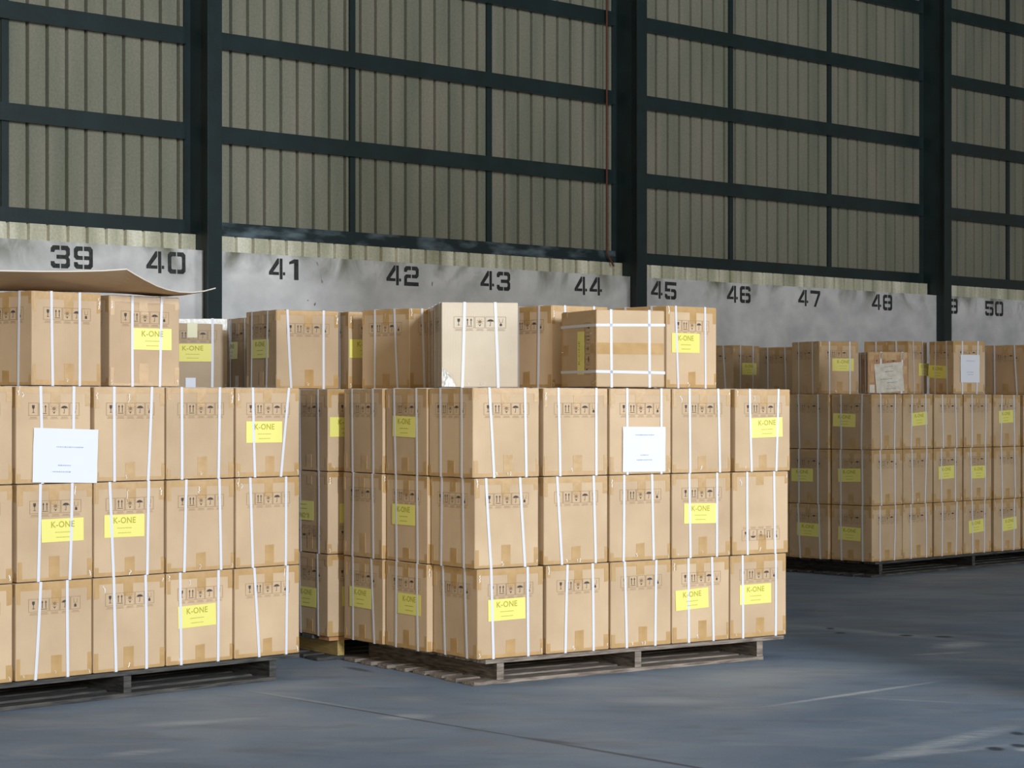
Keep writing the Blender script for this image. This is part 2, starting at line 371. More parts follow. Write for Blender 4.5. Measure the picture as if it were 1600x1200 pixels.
for px in (8, 551.5, 765, 1143, 1297, 1576):
    s, Y = ws(px, .03)
    bm = bmesh.new(); box(bm, -.034, 0, 0, .034, .024, 9-gz[0][1])
    o = obj('steel_upright', bm, STEEL, None, W(s, .028, gz[0][1]), (0,0,WR))
    wh = {8:'above number 39, at the left edge', 551.5:'between numbers 41 and 42', 765:'above number 43', 1143:'above number 46', 1297:'above number 47', 1576:'above number 50'}[px]
    tag(o, 'thin dark vertical steel upright in the upper wall %s' % wh, 'upright', 'thin uprights of the upper wall')
# red-brown conduit beside the middle column
s, Y = ws(948, .12)
cv = bpy.data.curves.new('conduit', 'CURVE'); cv.dimensions = '3D'; cv.bevel_depth = .011; cv.bevel_resolution = 3
sl = cv.splines.new('POLY'); zz = wz(948, 395, .12)
pts = [(0, 0, 9), (0, 0, zz), (.05, -.02, zz-.09), (.07, -.04, zz-.15)]
sl.points.add(len(pts)-1)
for q, p in zip(sl.points, pts): q.co = (*p, 1)
cv.materials.append(RUST)
co_ = bpy.data.objects.new('c', cv); C.objects.link(co_); cm_ = bpy.data.meshes.new_from_object(co_); bpy.data.objects.remove(co_)
tag(link('conduit', cm_, None, W(s, .12, 0), (0,0,WR)), 'thin rust red conduit running down the wall beside the column after number 44', 'pipe')

# ------------------------------------------------------------------ cartons
CW, CD, CH = .404, .404, .446
def body_mesh(w=CW, d=CD, h=CH, seed=0):
    bm = bmesh.new(); box(bm, 0, 0, 0, w, d, h)
    rr = random.Random(seed)
    for v in bm.verts:
        v.co.x += rr.uniform(-.0005, .0005); v.co.y += rr.uniform(-.0005, .0005)
    bmesh.ops.bevel(bm, geom=bm.edges[:], offset=.006, segments=3, affect='EDGES', profile=.55)
    return mesh('box_body', bm, CARD)
BODY = [body_mesh(seed=i) for i in range(5)]
# face frames: (origin, u axis, outward normal) with w width in u
def frames(w, d): return [((0,0), (1,0), (0,-1), w), ((0,d), (0,-1), (-1,0), d), ((w,0), (0,1), (1,0), d), ((w,d), (-1,0), (0,1), w)]
def onface(fr, u, z, off):
    (ox, oy), (ux, uy), (nx, ny), _ = fr
    return (ox+ux*u+nx*off, oy+uy*u+ny*off, z)
def patch(bm, fr, u0, u1, z0, z1, off, mi=0, seg=1):
    poly(bm, [onface(fr, u0, z0, off), onface(fr, u1, z0, off), onface(fr, u1, z1, off), onface(fr, u0, z1, off)], mi)
def plate(bm, fr, u0, u1, z0, z1, off, th, mi=0, sh=(0,0,0,0)):
    # thin slab with real thickness, outer face at off
    q = [(u0, z0+sh[0]), (u1, z0+sh[1]), (u1, z1+sh[2]), (u0, z1+sh[3])]
    a = [bm.verts.new(onface(fr, u, z, off)) for u, z in q]; b = [bm.verts.new(onface(fr, u, z, off-th)) for u, z in q]
    bm.faces.new(a).material_index = mi
    for i in range(4): bm.faces.new((a[i], b[i], b[(i+1)%4], a[(i+1)%4])).material_index = mi
def tape_mesh(seed, part, w=CW, d=CD, h=CH):
    rr = random.Random(seed+50*part); bm = bmesh.new()
    for fr in frames(w, d) if part == 0 else []:
        fw = fr[3]; c = fw/2+rr.uniform(-.012, .012)
        t = .026+rr.uniform(-.004, .008)
        plate(bm, fr, .004, fw-.004, h-t, h-.003, .0011, .0012, sh=(rr.uniform(-.004,.004), rr.uniform(-.004,.004), 0, 0))
        e = t+.045+rr.uniform(0, .03)
        plate(bm, fr, c-.026, c+.026, h-e, h-t+.004, .0014, .0015, sh=(rr.uniform(-.004,.004),)*2+(0,0))
        for sgn in (0, 1):
            e2 = t+.03+rr.uniform(0, .05); wd = .018+rr.uniform(0, .014)
            x0, x1 = (.004, wd) if sgn == 0 else (fw-wd, fw-.004)
            plate(bm, fr, x0, x1, h-e2, h-t+.004, .0014, .0015, sh=(rr.uniform(-.006,.006), 0, 0, 0))
    for fr in frames(w, d) if part else []:
        fw = fr[3]
        t = .014+rr.uniform(0, .012)
        plate(bm, fr, .004, fw-.004, .003, t, .0011, .0012, sh=(0, 0, rr.uniform(-.004,.004), rr.uniform(-.004,.004)))
        e = t+.055+rr.uniform(0, .05); c = fw/2+rr.uniform(-.012, .012)
        plate(bm, fr, c-.028, c+.028, t-.004, e, .0014, .0015, sh=(0, 0, rr.uniform(-.004,.004), 0))
        for sgn in (0, 1):
            e2 = t+.02+rr.uniform(0, .06); wd = .018+rr.uniform(0, .016)
            x0, x1 = (.004, wd) if sgn == 0 else (fw-wd, fw-.004)
            plate(bm, fr, x0, x1, t-.004, e2, .0014, .0015)
    for z, o in ((h, .0011),) if part == 0 else ((0, -.0011),):
        zz = z+o
        poly(bm, [(.005, d/2-.03, zz), (w-.005, d/2-.03, zz), (w-.005, d/2+.03, zz), (.005, d/2+.03, zz)][:: 1 if z else -1])
    return mesh('top_tape' if part == 0 else 'bottom_tape', bm, TAPE)
TAPES = [(tape_mesh(i, 0), tape_mesh(i, 1)) for i in range(6)]
def glint_mesh(seed, w=CW, d=CD, h=CH):
    # glints on loose clear tape, put in as pale slivers
    rr = random.Random(seed); bm = bmesh.new()
    for fr in frames(w, d)[:2]:
        for k in range(3):
            u = rr.choice([.012, fr[3]/2+rr.uniform(-.03,.03), fr[3]-.014, rr.uniform(.02, fr[3]-.02)]); top = rr.random() < .5
            z = h-rr.uniform(.02,.06) if top else rr.uniform(.015, .03)
            pts = []; n = 5; ln = rr.uniform(.02, .045)
            if not top: ln *= .6
            for i in range(n+1):
                a = i/n; pts.append((u+rr.uniform(-.003,.003)+a*rr.uniform(-.008,.008), z+(a-.5)*ln, .0022+.003*sin(a*pi)*rr.random()))
            wd = rr.uniform(.0008, .0024)
            for i in range(n):
                p, q = pts[i], pts[i+1]
                poly(bm, [onface(fr, p[0]-wd, p[1], p[2]), onface(fr, p[0]+wd, p[1], p[2]+.001), onface(fr, q[0]+wd, q[1], q[2]+.001), onface(fr, q[0]-wd, q[1], q[2])])
    return mesh('tape_glint', bm, CLEAR)
GLINTS = [glint_mesh(40+i) for i in range(13)]

def rect(bm, f, x0, y0, x1, y1, mi): poly(bm, [f(x0,y0), f(x1,y0), f(x1,y1), f(x0,y1)], mi)
def line(bm, f, x0, y0, x1, y1, t, mi):
    dx, dy = x1-x0, y1-y0; l = math.hypot(dx, dy); nx, ny = -dy/l*t/2, dx/l*t/2
    poly(bm, [f(x0-nx,y0-ny), f(x1-nx,y1-ny), f(x1+nx,y1+ny), f(x0+nx,y0+ny)], mi)
def symbols_mesh(flip, face, w=CW, d=CD, h=CH):
    bm = bmesh.new()
    for fr in frames(w, d)[face:face+1]:
        fw = fr[3]; off = .0019
        bw, bh, gap, cap = .0505, .058, .0055, .016
        tot = 5*bw+4*gap; x0 = (fw-tot)/2; zt = h-.076
        order = [0,1,2,3,4] if not flip else [0,1,2,3,4]
        for i in order:
            bx = x0+i*(bw+gap)
            def f(u, z, bx=bx):
                uu, zz = bx+u, zt-bh-cap+z
                if flip: uu, zz = fw-uu, h-zz
                return onface(fr, uu, zz, off)
            y0 = cap; t = .0014
            # frame
            for a in ((0,y0,bw,y0),(0,y0+bh,bw,y0+bh),(0,y0-t/2,0,y0+bh+t/2),(bw,y0-t/2,bw,y0+bh+t/2)): line(bm, f, *a, t, 1)
            line(bm, f, .004, .002, bw-.004, .002, .0014, 1); line(bm, f, .008, .008, bw-.008, .008, .0018, 1)
            cx = bw/2; b0 = y0+.006
            if i == 0:      # glass
                poly(bm, [f(cx-.007,b0+.042), f(cx-.0065,b0+.030), f(cx-.002,b0+.024), f(cx+.002,b0+.024), f(cx+.0065,b0+.030), f(cx+.007,b0+.042)], 0)
                rect(bm, f, cx-.0011, b0+.010, cx+.0011, b0+.025, 0); rect(bm, f, cx-.006, b0+.007, cx+.006, b0+.0095, 0)
            elif i == 1:    # two arrows up
                for s_ in (-.0095, .0095):
                    rect(bm, f, cx+s_-.0016, b0+.008, cx+s_+.0016, b0+.034, 0)
                    poly(bm, [f(cx+s_-.0052,b0+.033), f(cx+s_+.0052,b0+.033), f(cx+s_,b0+.044)], 0)
                rect(bm, f, cx-.016, b0+.002, cx+.016, b0+.0045, 0)
            elif i == 2:    # sun with rays over a small heap
                poly(bm, [f(cx+.009*cos(k*pi/6), b0+.026+.008*sin(k*pi/6)) for k in range(12)], 1)
                for k in range(8):
                    a = k*pi/4+.2; line(bm, f, cx+.011*cos(a), b0+.026+.011*sin(a), cx+.018*cos(a), b0+.026+.016*sin(a), .0018, 1)
                poly(bm, [f(cx-.007,b0+.013), f(cx,b0+.002), f(cx+.007,b0+.013), f(cx,b0+.009)], 0)
            elif i == 3:    # umbrella
                poly(bm, [f(cx+.0185*cos(pi*k/10), b0+.026+.013*sin(pi*k/10)) for k in range(11)] +
                         [f(cx-.0185+.00617*k/1, b0+.026+(.0035 if k % 2 else 0)) for k in range(1, 6)], 0)
                rect(bm, f, cx-.0009, b0+.006, cx+.0009, b0+.027, 0)
                line(bm, f, cx-.0055, b0+.008, cx-.0005, b0+.004, .0018, 0)
            else:           # stack limit mark
                rect(bm, f, cx-.007, b0+.004, cx+.005, b0+.016, 0); rect(bm, f, cx-.003, b0+.016, cx+.001, b0+.020, 0)
                line(bm, f, cx-.010, b0+.024, cx+.010, b0+.024, .0015, 1); line(bm, f, cx-.008, b0+.024, cx-.010, b0+.043, .0015, 1)
                line(bm, f, cx+.008, b0+.024, cx+.010, b0+.043, .0015, 1)
    return mesh('printed_symbols', bm, [INK, FRAMEINK])
SYM = {(a, b): symbols_mesh(a, b) for a in (False, True) for b in range(4)}

def text_mesh(body, size):
    cu = bpy.data.curves.new('t', 'FONT'); cu.body = body; cu.size = size; cu.align_x = 'CENTER'; cu.resolution_u = 3
    cu.offset = size*.012; cu.space_character = 1.05
    o = bpy.data.objects.new('t', cu); C.objects.link(o)
    me = bpy.data.meshes.new_from_object(o); bpy.data.objects.remove(o)
    me.name = 'lettering'; return me
LW, LH = .225, .107
def label_meshes():
    bm = bmesh.new(); box(bm, -LW/2, -LH/2, 0, LW/2, LH/2, .0006); a = mesh('shipping_label', bm, YEL)
    t = text_mesh('K-ONE', .040)
    bm = bmesh.new(); bm.from_mesh(t)
    for v in bm.verts: v.co.y += .013; v.co.z = .0010
    rr = random.Random(3)
    for y, wd in ((-.010, .082), (-.033, .070)):
        x = -wd/2
        while x < wd/2:
            l = rr.uniform(.002, .0055); poly(bm, [(x,y-.0016,.001),(x+l,y-.0016,.001),(x+l,y+.0018,.001),(x,y+.0018,.001)]); x += l+.0016
    b = mesh('lettering', bm, YTXT)
    return a, b
LAB, LTX = label_meshes()
def paper_meshes(w, h, rows, mat, ink, seed):
    rr = random.Random(seed); bm = bmesh.new(); nx, ny = 6, 6
    g = [[bm.verts.new((-w/2+w*i/nx, -h/2+h*j/ny, .001+.002*rr.random()*(1 if 0 < i < nx and 0 < j < ny else 1.6))) for j in range(ny+1)] for i in range(nx+1)]
    for i in range(nx):
        for j in range(ny): bm.faces.new((g[i][j], g[i+1][j], g[i+1][j+1], g[i][j+1]))
    a = mesh('paper_sheet', bm, mat, True)
    bm = bmesh.new()
    for cx, y, wd in rows:
        x = cx-wd/2
        while x < cx+wd/2:
            l = rr.uniform(.003, .010); q = rr.uniform(.0016, .003); poly(bm, [(x,y-q,.0038),(x+l,y-q,.0038),(x+l,y+q,.0038),(x,y+q,.0038)]); x += l+.003
    return a, mesh('lettering', bm, ink)

def strap_mesh(axis, top, bot, top2, bot2, w, d, h):
    """closed band: axis 'x' runs over front/back faces at x=top..bot; axis 'y' runs over the side faces"""
    o, hw = .0032, .0074; L_ = d if axis == 'x' else w
    path = []   # (along-lateral, pos, z)
    n = 5
    for i in range(n+1): a = i/n; path.append((bot+(top-bot)*a + .003*sin(a*pi)*((top*31) % 1-.5), -o, -.0018+(h+.0036)*a))
    for i in range(n+1): a = 1-i/n; path.append((bot2+(top2-bot2)*a, L_+o, -.0018+(h+.0036)*a))
    bm = bmesh.new(); rings = []
    cy, cz = L_/2, h/2
    for lat, p, z in path:
        r = []
        ip, iz = p+(.0012 if p < cy else -.0012)*1.0, z
        if z > h: iz = z-.001
        if z < 0: iz = z+.001
        for la, pp, z_ in ((lat-hw, p, z), (lat+hw, p, z), (lat+hw, ip, iz), (lat-hw, ip, iz)):
            r.append(bm.verts.new((la, pp, z_) if axis == 'x' else (pp, la, z_)))
        rings.append(r)
    m_ = len(rings)
    for i in range(m_):
        a, b = rings[i], rings[(i+1) % m_]
        for k in range(4):
            f = (a[k], b[k], b[(k+1)%4], a[(k+1)%4]); bm.faces.new(f if axis == 'x' else f[::-1])
    bmesh.ops.recalc_face_normals(bm, faces=bm.faces)
    return mesh('strap', bm, STRAP)

ALL = []
def carton(P, th, base, label, group=None, sf=None, sl=None, labels=(), flip=False, tone=1.0, col=None, w=CW, d=CD, h=CH, plain=False, cat='carton', tapes=True, mat=None):
    """P=(x,y) front left corner, th = direction of the front face from the view axis; origin at that corner's base"""
    r = bpy.data.objects.new('cardboard_carton', None); C.objects.link(r)
    r.location = (P[0], P[1], base); r.rotation_euler = (0, 0, pi/2-th)
    sc = (w/CW, d/CD, h/CH)
    def child(name, me):
        o = link(name, me, r); o.scale = sc; return o
    i = len(ALL)
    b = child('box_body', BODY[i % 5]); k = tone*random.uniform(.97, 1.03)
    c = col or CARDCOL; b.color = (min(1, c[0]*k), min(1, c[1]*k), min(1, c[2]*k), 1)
    if tapes:
        child('top_tape', TAPES[(i*5+i//7) % 6][0]); child('bottom_tape', TAPES[(i*5+i//7) % 6][1])
    if not plain:
        child('tape_glint', GLINTS[(i*3+i//5) % 13])
        
        for q in range(4): child('printed_symbols', SYM[(flip, q)])
        sf = sf or tuple(a+random.uniform(-.035, .035) for a in (.26, .28, .76, .76))
        sl = sl or tuple(a+random.uniform(-.03, .03) for a in (.24, .26, .74, .77))
        # sf/sl: fractions from the left as seen: (top1, bottom1, top2, bottom2)
        j = lambda: random.uniform(-.02, .02)
        for t_, b_ in ((sf[0], sf[1]), (sf[2], sf[3])):
            link('strap', strap_mesh('x', t_*w, b_*w, (t_+j())*w, (b_+j())*w, w, d, h), r)
        for t_, b_ in ((sl[0], sl[1]), (sl[2], sl[3])):
            t_, b_ = 1-t_, 1-b_
            link('strap', strap_mesh('y', t_*d, b_*d, (t_+j())*d, (b_+j())*d, w, d, h), r)
    tag(r, label, cat, group); r['dim'] = (w, d, h); ALL.append(r)
    del r['dim']
    for L in labels: put(r, *L, w=w, d=d)
    return r
def put(r, face, u, z, tilt=0, kind='label', scale=(1,1), w=CW, d=CD):
    """sheet on face 'f' (front) or 'l' (left): u measured from the left as seen, z up, tilt in degrees"""
    off = .0022 if kind == 'label' else .0042
    if kind == 'label': me, tx = LAB, LTX
    else: me, tx = kind
    name = 'shipping_label' if kind == 'label' else 'paper_sheet'
    o = link(name, me, r)
    if face == 'f': o.location = (u, -off, z); o.rotation_euler = Matrix.Rotation(pi/2, 4, 'X').to_euler()
    else: o.location = (-off, d-u, z)
    base = Matrix.Rotation(pi/2, 4, 'X')
    if face == 'l': base = Matrix.Rotation(-pi/2, 4, 'Z') @ base
    o.rotation_euler = (base @ Matrix.Rotation(radians(tilt), 4, 'Z')).to_euler()
    o.scale = (scale[0], scale[1], 1)
    if tx: link('lettering', tx, o)
    return o

class Run:
    """a straight line of stacked cartons: corner point on plan and direction"""
    def __init__(s, P, th):
        s.P = Vector((P[0], P[1])); s.th = th; s.d = Vector((sin(th), cos(th))); s.n = Vector((-cos(th), sin(th)))
    def at(s, u, v): q = s.P+s.d*u+s.n*v; return (q.x, q.y)
    def u(s, px, v=0):
        x = (px-800)/F; q = s.P+s.n*v; return (x*q.y-q.x)/(s.d.x-x*s.d.y)
    def v(s, px, u=0):
        x = (px-800)/F; q = s.P+s.d*u; return (x*q.y-q.x)/(s.n.x-x*s.n.y)
    def z(s, u, v, py): return EYE+(HY-py)*s.at(u, v)[1]/F
Z = [.127, .577, 1.027, 1.477]
ROW = ['bottom', 'middle', 'top']
def frac(run, pxs, u0, w): return tuple((run.u(p)-u0)/w for p in pxs)
def face_label(run, u0, v0, base, cx, cy, tilt=0, kind='label', scale=(1,1), face='f', d=CD):
    if face == 'f':
        u = run.u(cx, v0); return ('f', u-u0, run.z(u, v0, cy)-base, tilt, kind, scale)
    v = run.v(cx, u0); return ('l', (v0+d)-v, run.z(u0, v, cy)-base, tilt, kind, scale)

# ---------------- middle stack M: front faces measured per row, three cartons deep
M = Run((-.174, 10.43), radians(55.3))
PAP_M = paper_meshes(.283, .235, [(.0, .075, .12), (0, -.03, .05), (0, -.055, .10)], PAPER, BTXT, 5)
PAP_L = paper_meshes(.345, .250, [(.02, .04, .14), (-.01, -.045, .06), (-.02, -.075, .10)], PAPER, BTXT, 6)
ORDM = ['leftmost', 'second', 'third', 'fourth', 'rightmost']
mf = {2: [((739,843),(764,771.7,819.7,822)), ((849.5,950),(872,875,931.4,931.4)), ((953,1049),(979.5,980,1033,1033)), ((1051,1142.5),(1077,1078,1121.7,1124.5)), ((1149,1235),(1171,1174,1216,1212.5))],
      1: [((742,842),(759,767,812,820)), ((850,950),(870,877.7,927,930.4)), ((953,1048),(974.8,974,1018.3,1021)), ((1050.5,1142),(1076.6,1078.4,1120,1119.7)), ((1145,1232),(1167,1167.8,1209,1211))],
      0: [((746,849.5),(767,770.6,824,825)), ((854,952),(886.3,883.2,925.5,927)), ((954.5,1049),(975.7,979,1025,1023.5)), ((1050.5,1140),(1075.3,1076,1112,1114.5)), ((1141.5,1229),(1159.8,1160.7,1211.6,1211.6))]}
mlab = {(2,4):[(1198,668)], (1,3):[(1094,802)], (0,0):[(791.5,952)], (0,3):[(1081,936)], (0,4):[(1180,928)]}
for k in (0,1,2):
    for c in range(5):
        (a, b), st = mf[k][c]; u0, u1 = M.u(a), M.u(b); w_ = min(u1-u0-.003, CW+.012)
        if c == 0: u0 = M.u(a)
        labs = [face_label(M, u0, 0, Z[k], x, y, random.uniform(-1.5, 1.5)+2*(k == 0)) for x, y in mlab.get((k,c), [])]
        extra = 'no yellow label'
        if labs: extra = 'yellow label'
        if (k, c) == (2, 2):
            labs.append(face_label(M, u0, 0, Z[k], 1005.5, 702, -.5, PAP_M)); extra = 'large white paper'
        if (k, c) == (1, 4): extra = 'upside-down symbols'
        flip = (k, c) == (1, 4)
        carton(M.at(u0, 0), M.th, Z[k], 'carton with %s, %s on the front of the middle stack, %s row' % (extra, ORDM[c], ROW[k]),
               'cartons of the middle stack', frac(M, st, u0, w_), labels=labs, flip=flip, w=w_)
mll = {(2,1):[(632,666.5)], (1,1):[(631,804)], (0,1):[(640,944)], (0,2):[(563.5,933.5)]}
for k in (0,1,2):
    for r_ in (1, 2):
        v0 = .415*r_; jut = (-.026 if r_ == 1 else -.042)+random.uniform(-.004,.004)
        labs = [face_label(M, jut, v0, Z[k], x, y, random.uniform(-2,2), face='l') for x, y in mll.get((k,r_), [])]
        carton(M.at(jut, v0), M.th, Z[k], 'carton with %s, %s on the left side of the middle stack, %s row' % ('yellow label' if labs else 'no yellow label', 'second' if r_ == 1 else 'last', ROW[k]),
               'cartons of the middle stack', labels=labs)
        for c in range(1, 5):
            carton(M.at(.412*c+.01, v0), M.th, Z[k], 'plain cardboard carton inside the middle stack behind its front row', 'hidden inner cartons of the middle stack', plain=True)

# ---------------- stack behind the middle one
M2 = Run((-1.0, 11.46), M.th)
for k in (0,1,2):
    for c in range(4):
        for r_ in range(3):
            u0, v0 = .414*c, .414*r_
            labs = []; flip = False
            if c == 0 and r_ == 0:
                if k == 2: labs = [face_label(M2, 0, 0, Z[k], 543, 667)]; nm = 'half hidden yellow label'
                if k == 1: labs = [face_label(M2, 0, 0, Z[k], 558, 801), face_label(M2, 0, 0, Z[k], 475, 797, 180, face='l')]; flip = True; nm = 'upside-down yellow label on its side'
                if k == 0: labs = [face_label(M2, 0, 0, Z[k], 562, 930), face_label(M2, 0, 0, Z[k], 479, 932, face='l')]; nm = 'yellow label on its side'
                carton(M2.at(0, 0), M2.th, Z[k], 'carton with %s, %s row, between left and middle stacks' % (nm, ROW[k]), 'cartons of the stack behind the middle one', labels=labs, flip=flip, sf=(.36,.38,.78,.78))
            else:
                carton(M2.at(u0, v0), M2.th, Z[k], 'plain cardboard carton in the hidden rows behind the middle stack', 'hidden cartons of the stack behind the middle one', plain=True)

# ---------------- left stack
Lc = Run((-1.076, 10.754), radians(46.0))
lf = {2: [((25.5,143),(63,66,115,114)), ((148,259),(178,178.5,237,231)), ((260.5,367),(283.5,284,343,341)), ((369,469),(394.5,398,451,438.5))],
      1: [((27,146),(62.7,59.5,112.4,108.6)), ((147.5,258),(171,177,232,229.6)), ((261,367),(290.7,287.5,342.3,345)), ((369,469),(390.5,394.6,446.5,446))],
      0: [((25,145),(63.3,55,104.5,105.5)), ((146.5,259),(177.3,181,227,228.6)), ((260.5,365),(281,282.8,341,340.4)), ((367,469),(396.8,404.7,448.7,446.8))]}
ORDL = ['second', 'third', 'fourth', 'rightmost']
llab = {(2,3):[(412.5,675)], (1,0):[(97.5,828)], (1,1):[(194,821.5)], (0,2):[(307.5,962)]}
for k in (0,1,2):
    for c in range(4):
        (a, b), st = lf[k][c]; u0, u1 = Lc.u(a), Lc.u(b); w_ = min(u1-u0-.005, CW+.012)
        labs = [face_label(Lc, u0, 0, Z[k], x, y, random.uniform(-1,2)) for x, y in llab.get((k,c), [])]
        extra = 'yellow label' if labs else 'no yellow label'
        if (k, c) == (2, 0): labs.append(face_label(Lc, u0, 0, Z[k], 101.5, 712, -2, PAP_L)); extra = 'large white paper'
        carton(Lc.at(u0, 0), Lc.th, Z[k], 'carton with %s, %s on the front of the left stack, %s row' % (extra, ORDL[c], ROW[k]),
               'cartons of the left stack', frac(Lc, st, u0, w_), labels=labs, w=w_)
    u0 = Lc.u(20)-CW-.002
    carton(Lc.at(u0, 0), Lc.th, Z[k], 'carton cut off by the left picture edge, %s row of the left stack' % ROW[k], 'cartons of the left stack')
    for c in range(5):
        for r_ in (1, 2):
            carton(Lc.at(-.412-.415*c, .415*r_), Lc.th, Z[k], 'plain cardboard carton in the hidden rows of the left stack', 'hidden inner cartons of the left stack', plain=True)

# ---------------- far stack on the right
Fc = Run((2.884, 16.92), radians(46.0))
FF = {(2,1):[(1435.5,654.5)], (2,4):[(1571.5,651)], (1,2):[(1478.5,738)], (1,3):[(1528.5,737.5)], (0,3):[(1525.5,822)], (0,4):[(1576.5,818.5)]}
FL = {(2,0):[(1319.5,656.5)], (1,0):[(1327,742.5)], (0,0):[(1327.5,834)], (1,1):[(1253.5,742)], (0,1):[(1262.5,827.5)]}
fedge = [1362.5, 1411, 1459.5, 1506.5, 1553, 1599, 1645, 1690]
ORDF = ['first', 'second', 'third', 'fourth', 'fifth', 'sixth', 'seventh']
for k in (0,1,2):
    for c in range(7):
        u0 = Fc.u(fedge[c]); w_ = min(Fc.u(fedge[c+1])-u0-.006, CW+.008)
        labs = [face_label(Fc, u0, 0, Z[k], x, y, random.uniform(-2,4)) for x, y in FF.get((k,c), [])]
        if c == 0: labs += [face_label(Fc, u0, 0, Z[k], x, y, random.uniform(-2,2), face='l') for x, y in FL.get((k,0), [])]
        where = 'near corner' if c == 0 else '%s right of the near corner' % ORDF[c-1]
        carton(Fc.at(u0, random.uniform(-.004,.004)), Fc.th, Z[k], 'carton with %s, %s, far right stack, %s row' % ('yellow label' if labs else 'no yellow label', where, ROW[k]),
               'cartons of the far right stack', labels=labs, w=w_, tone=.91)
        if c:
            carton(Fc.at(u0, .418), Fc.th, Z[k], 'plain cardboard carton behind the front row of the far right stack', 'hidden cartons of the far right stack', plain=True)
    for r_ in (1, 2, 3):
        v0 = .418*r_; jut = -.02*min(r_, 1)
        labs = [face_label(Fc, jut, v0, Z[k], x, y, random.uniform(-2,2), face='l') for x, y in FL.get((k,r_), [])]
        if r_ < 2:
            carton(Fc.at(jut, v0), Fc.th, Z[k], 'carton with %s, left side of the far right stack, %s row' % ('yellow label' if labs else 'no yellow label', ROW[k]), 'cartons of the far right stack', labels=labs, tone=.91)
        else:
            for c in (0, 1, 2):
                carton(Fc.at(jut*0+.414*c, v0), Fc.th, Z[k], 'plain cardboard carton at the back of the far right stack', 'hidden cartons of the far right stack', plain=True)

# ---------------- fourth layer: loose cartons standing on the stacks
GT = 'loose cartons standing on top of the stacks'
def top(px, Y, thd, label, labs=(), fromtop=None, base=Z[3]+.003, **k):
    P = ((px-800)/F*Y, Y); run = Run(P, radians(thd)); d = k.get('d', CD); out = []
    for L in labs:
        face, cx, cy = L[:3]; out.append(face_label(run, 0, 0, base, cx, cy, *(L[3:]), face=face, d=d))
    return carton(P, radians(thd), base, label, GT, labels=out, **k)
def support(px, Y, thd, where):
    def ctr(x, y, th): return Vector((x+.202*sin(th)-.202*cos(th), y+.202*cos(th)+.202*sin(th)))
    c0 = ctr((px-800)/F*Y, Y, radians(thd))
    for o in ALL:
        if abs(o.location.z-Z[2]) < .01 and (ctr(o.location.x, o.location.y, pi/2-o.rotation_euler.z)-c0).length < .5: return
    for k in (0,1,2):
        carton(((px-800)/F*Y, Y), radians(thd), Z[k], 'hidden plain carton under a loose carton %s' % where, 'hidden cartons under the loose ones', plain=True)
top(50, 9.92, 41, 'carton without label under the bent cardboard sheet, leftmost atop the left stack', sf=(.27,.29,.68,.68))
top(171, 10.33, 48, 'carton with yellow label under the right part of the bent cardboard sheet', [('f', 237.5, 530)], sf=(.32,.32,.74,.71))
c_ = top(249, 12.62, 84, 'dull carton with white tape along its top behind the left stack beside the column', [('f', 301, 551)], col=(.52, .40, .27), sf=(.12,.12,.78,.775), h=.425, tapes=False)
bm = bmesh.new(); fr = frames(CW, CD)[0]
plate(bm, fr, .004, CW-.002, .395, .423, .0024, .002, sh=(.004,-.004,0,0)); plate(bm, fr, CW-.03, CW-.002, .355, .40, .003, .002)
obj('white_tape', bm, CLEAR, c_)
bm = bmesh.new(); plate(bm, fr, .165, .225, .31, .40, .0045, .002); obj('pale_yellow_sticker', bm, flat('pale_yellow_paper', (.74, .72, .50), .5), c_)
bm = bmesh.new(); plate(bm, fr, .155, .215, .012, .07, .0045, .002); obj('white_sticker', bm, PAPER, c_)
top(393, 12.95, 58, 'dark shadowed carton with dim yellow label, just right of the first wall column', [('l', 360, 548)])
top(432, 11.92, 58, 'bright carton with yellow label on its dark side, standing between left and middle stacks', [('l', 407, 545)], w=.395, sf=(.17,.23,.75,.75), sl=(.20,.18,.72,.68))
top(545, 12.17, 55.3, 'mostly hidden carton with yellow label, behind the broad brown shaded carton', [('f', 572, 545)], sf=(.62,.62,.9,.9))
top(640, 11.75, 45, 'brown carton with broad shaded side forward, left of the brightest pale carton', sl=(.28,.28,.69,.76))
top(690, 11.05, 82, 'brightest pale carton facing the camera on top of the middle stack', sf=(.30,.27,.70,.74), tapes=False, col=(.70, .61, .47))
w2 = top(679, 11.475, 82, 'carton directly behind the brightest pale one on the middle stack', d=.37)
top(862, 11.38, 51, 'carton between the brightest pale carton and the one lying on its side', sl=(.30,.30,.74,.72))
top(1042, 11.45, 47, 'cardboard carton with yellow label, rightmost on top of the middle stack', [('f', 1071, 536)], sf=(.17,.22,.76,.77))
# carton lying on its side: lid towards the camera
Yt = 10.88; thT = radians(66); P = Vector(((932-800)/F*Yt, Yt, Z[3]+.004))
t_ = carton((0,0), 0, 0, 'carton lying on its side with crossed straps on its lid, atop the middle stack', GT, w=.396, d=.398, h=.42, sf=(.22,.22,.78,.78), sl=(.2,.2,.8,.8),
            labels=[('l', .22, .24, 180, 'label', (1, .75))])
t_.rotation_euler = (Matrix.Rotation(pi/2-thT, 4, 'Z') @ Matrix.Rotation(pi/2, 4, 'X')).to_euler()
nT = Vector((-cos(thT), sin(thT), 0)); t_.location = P + nT*.42
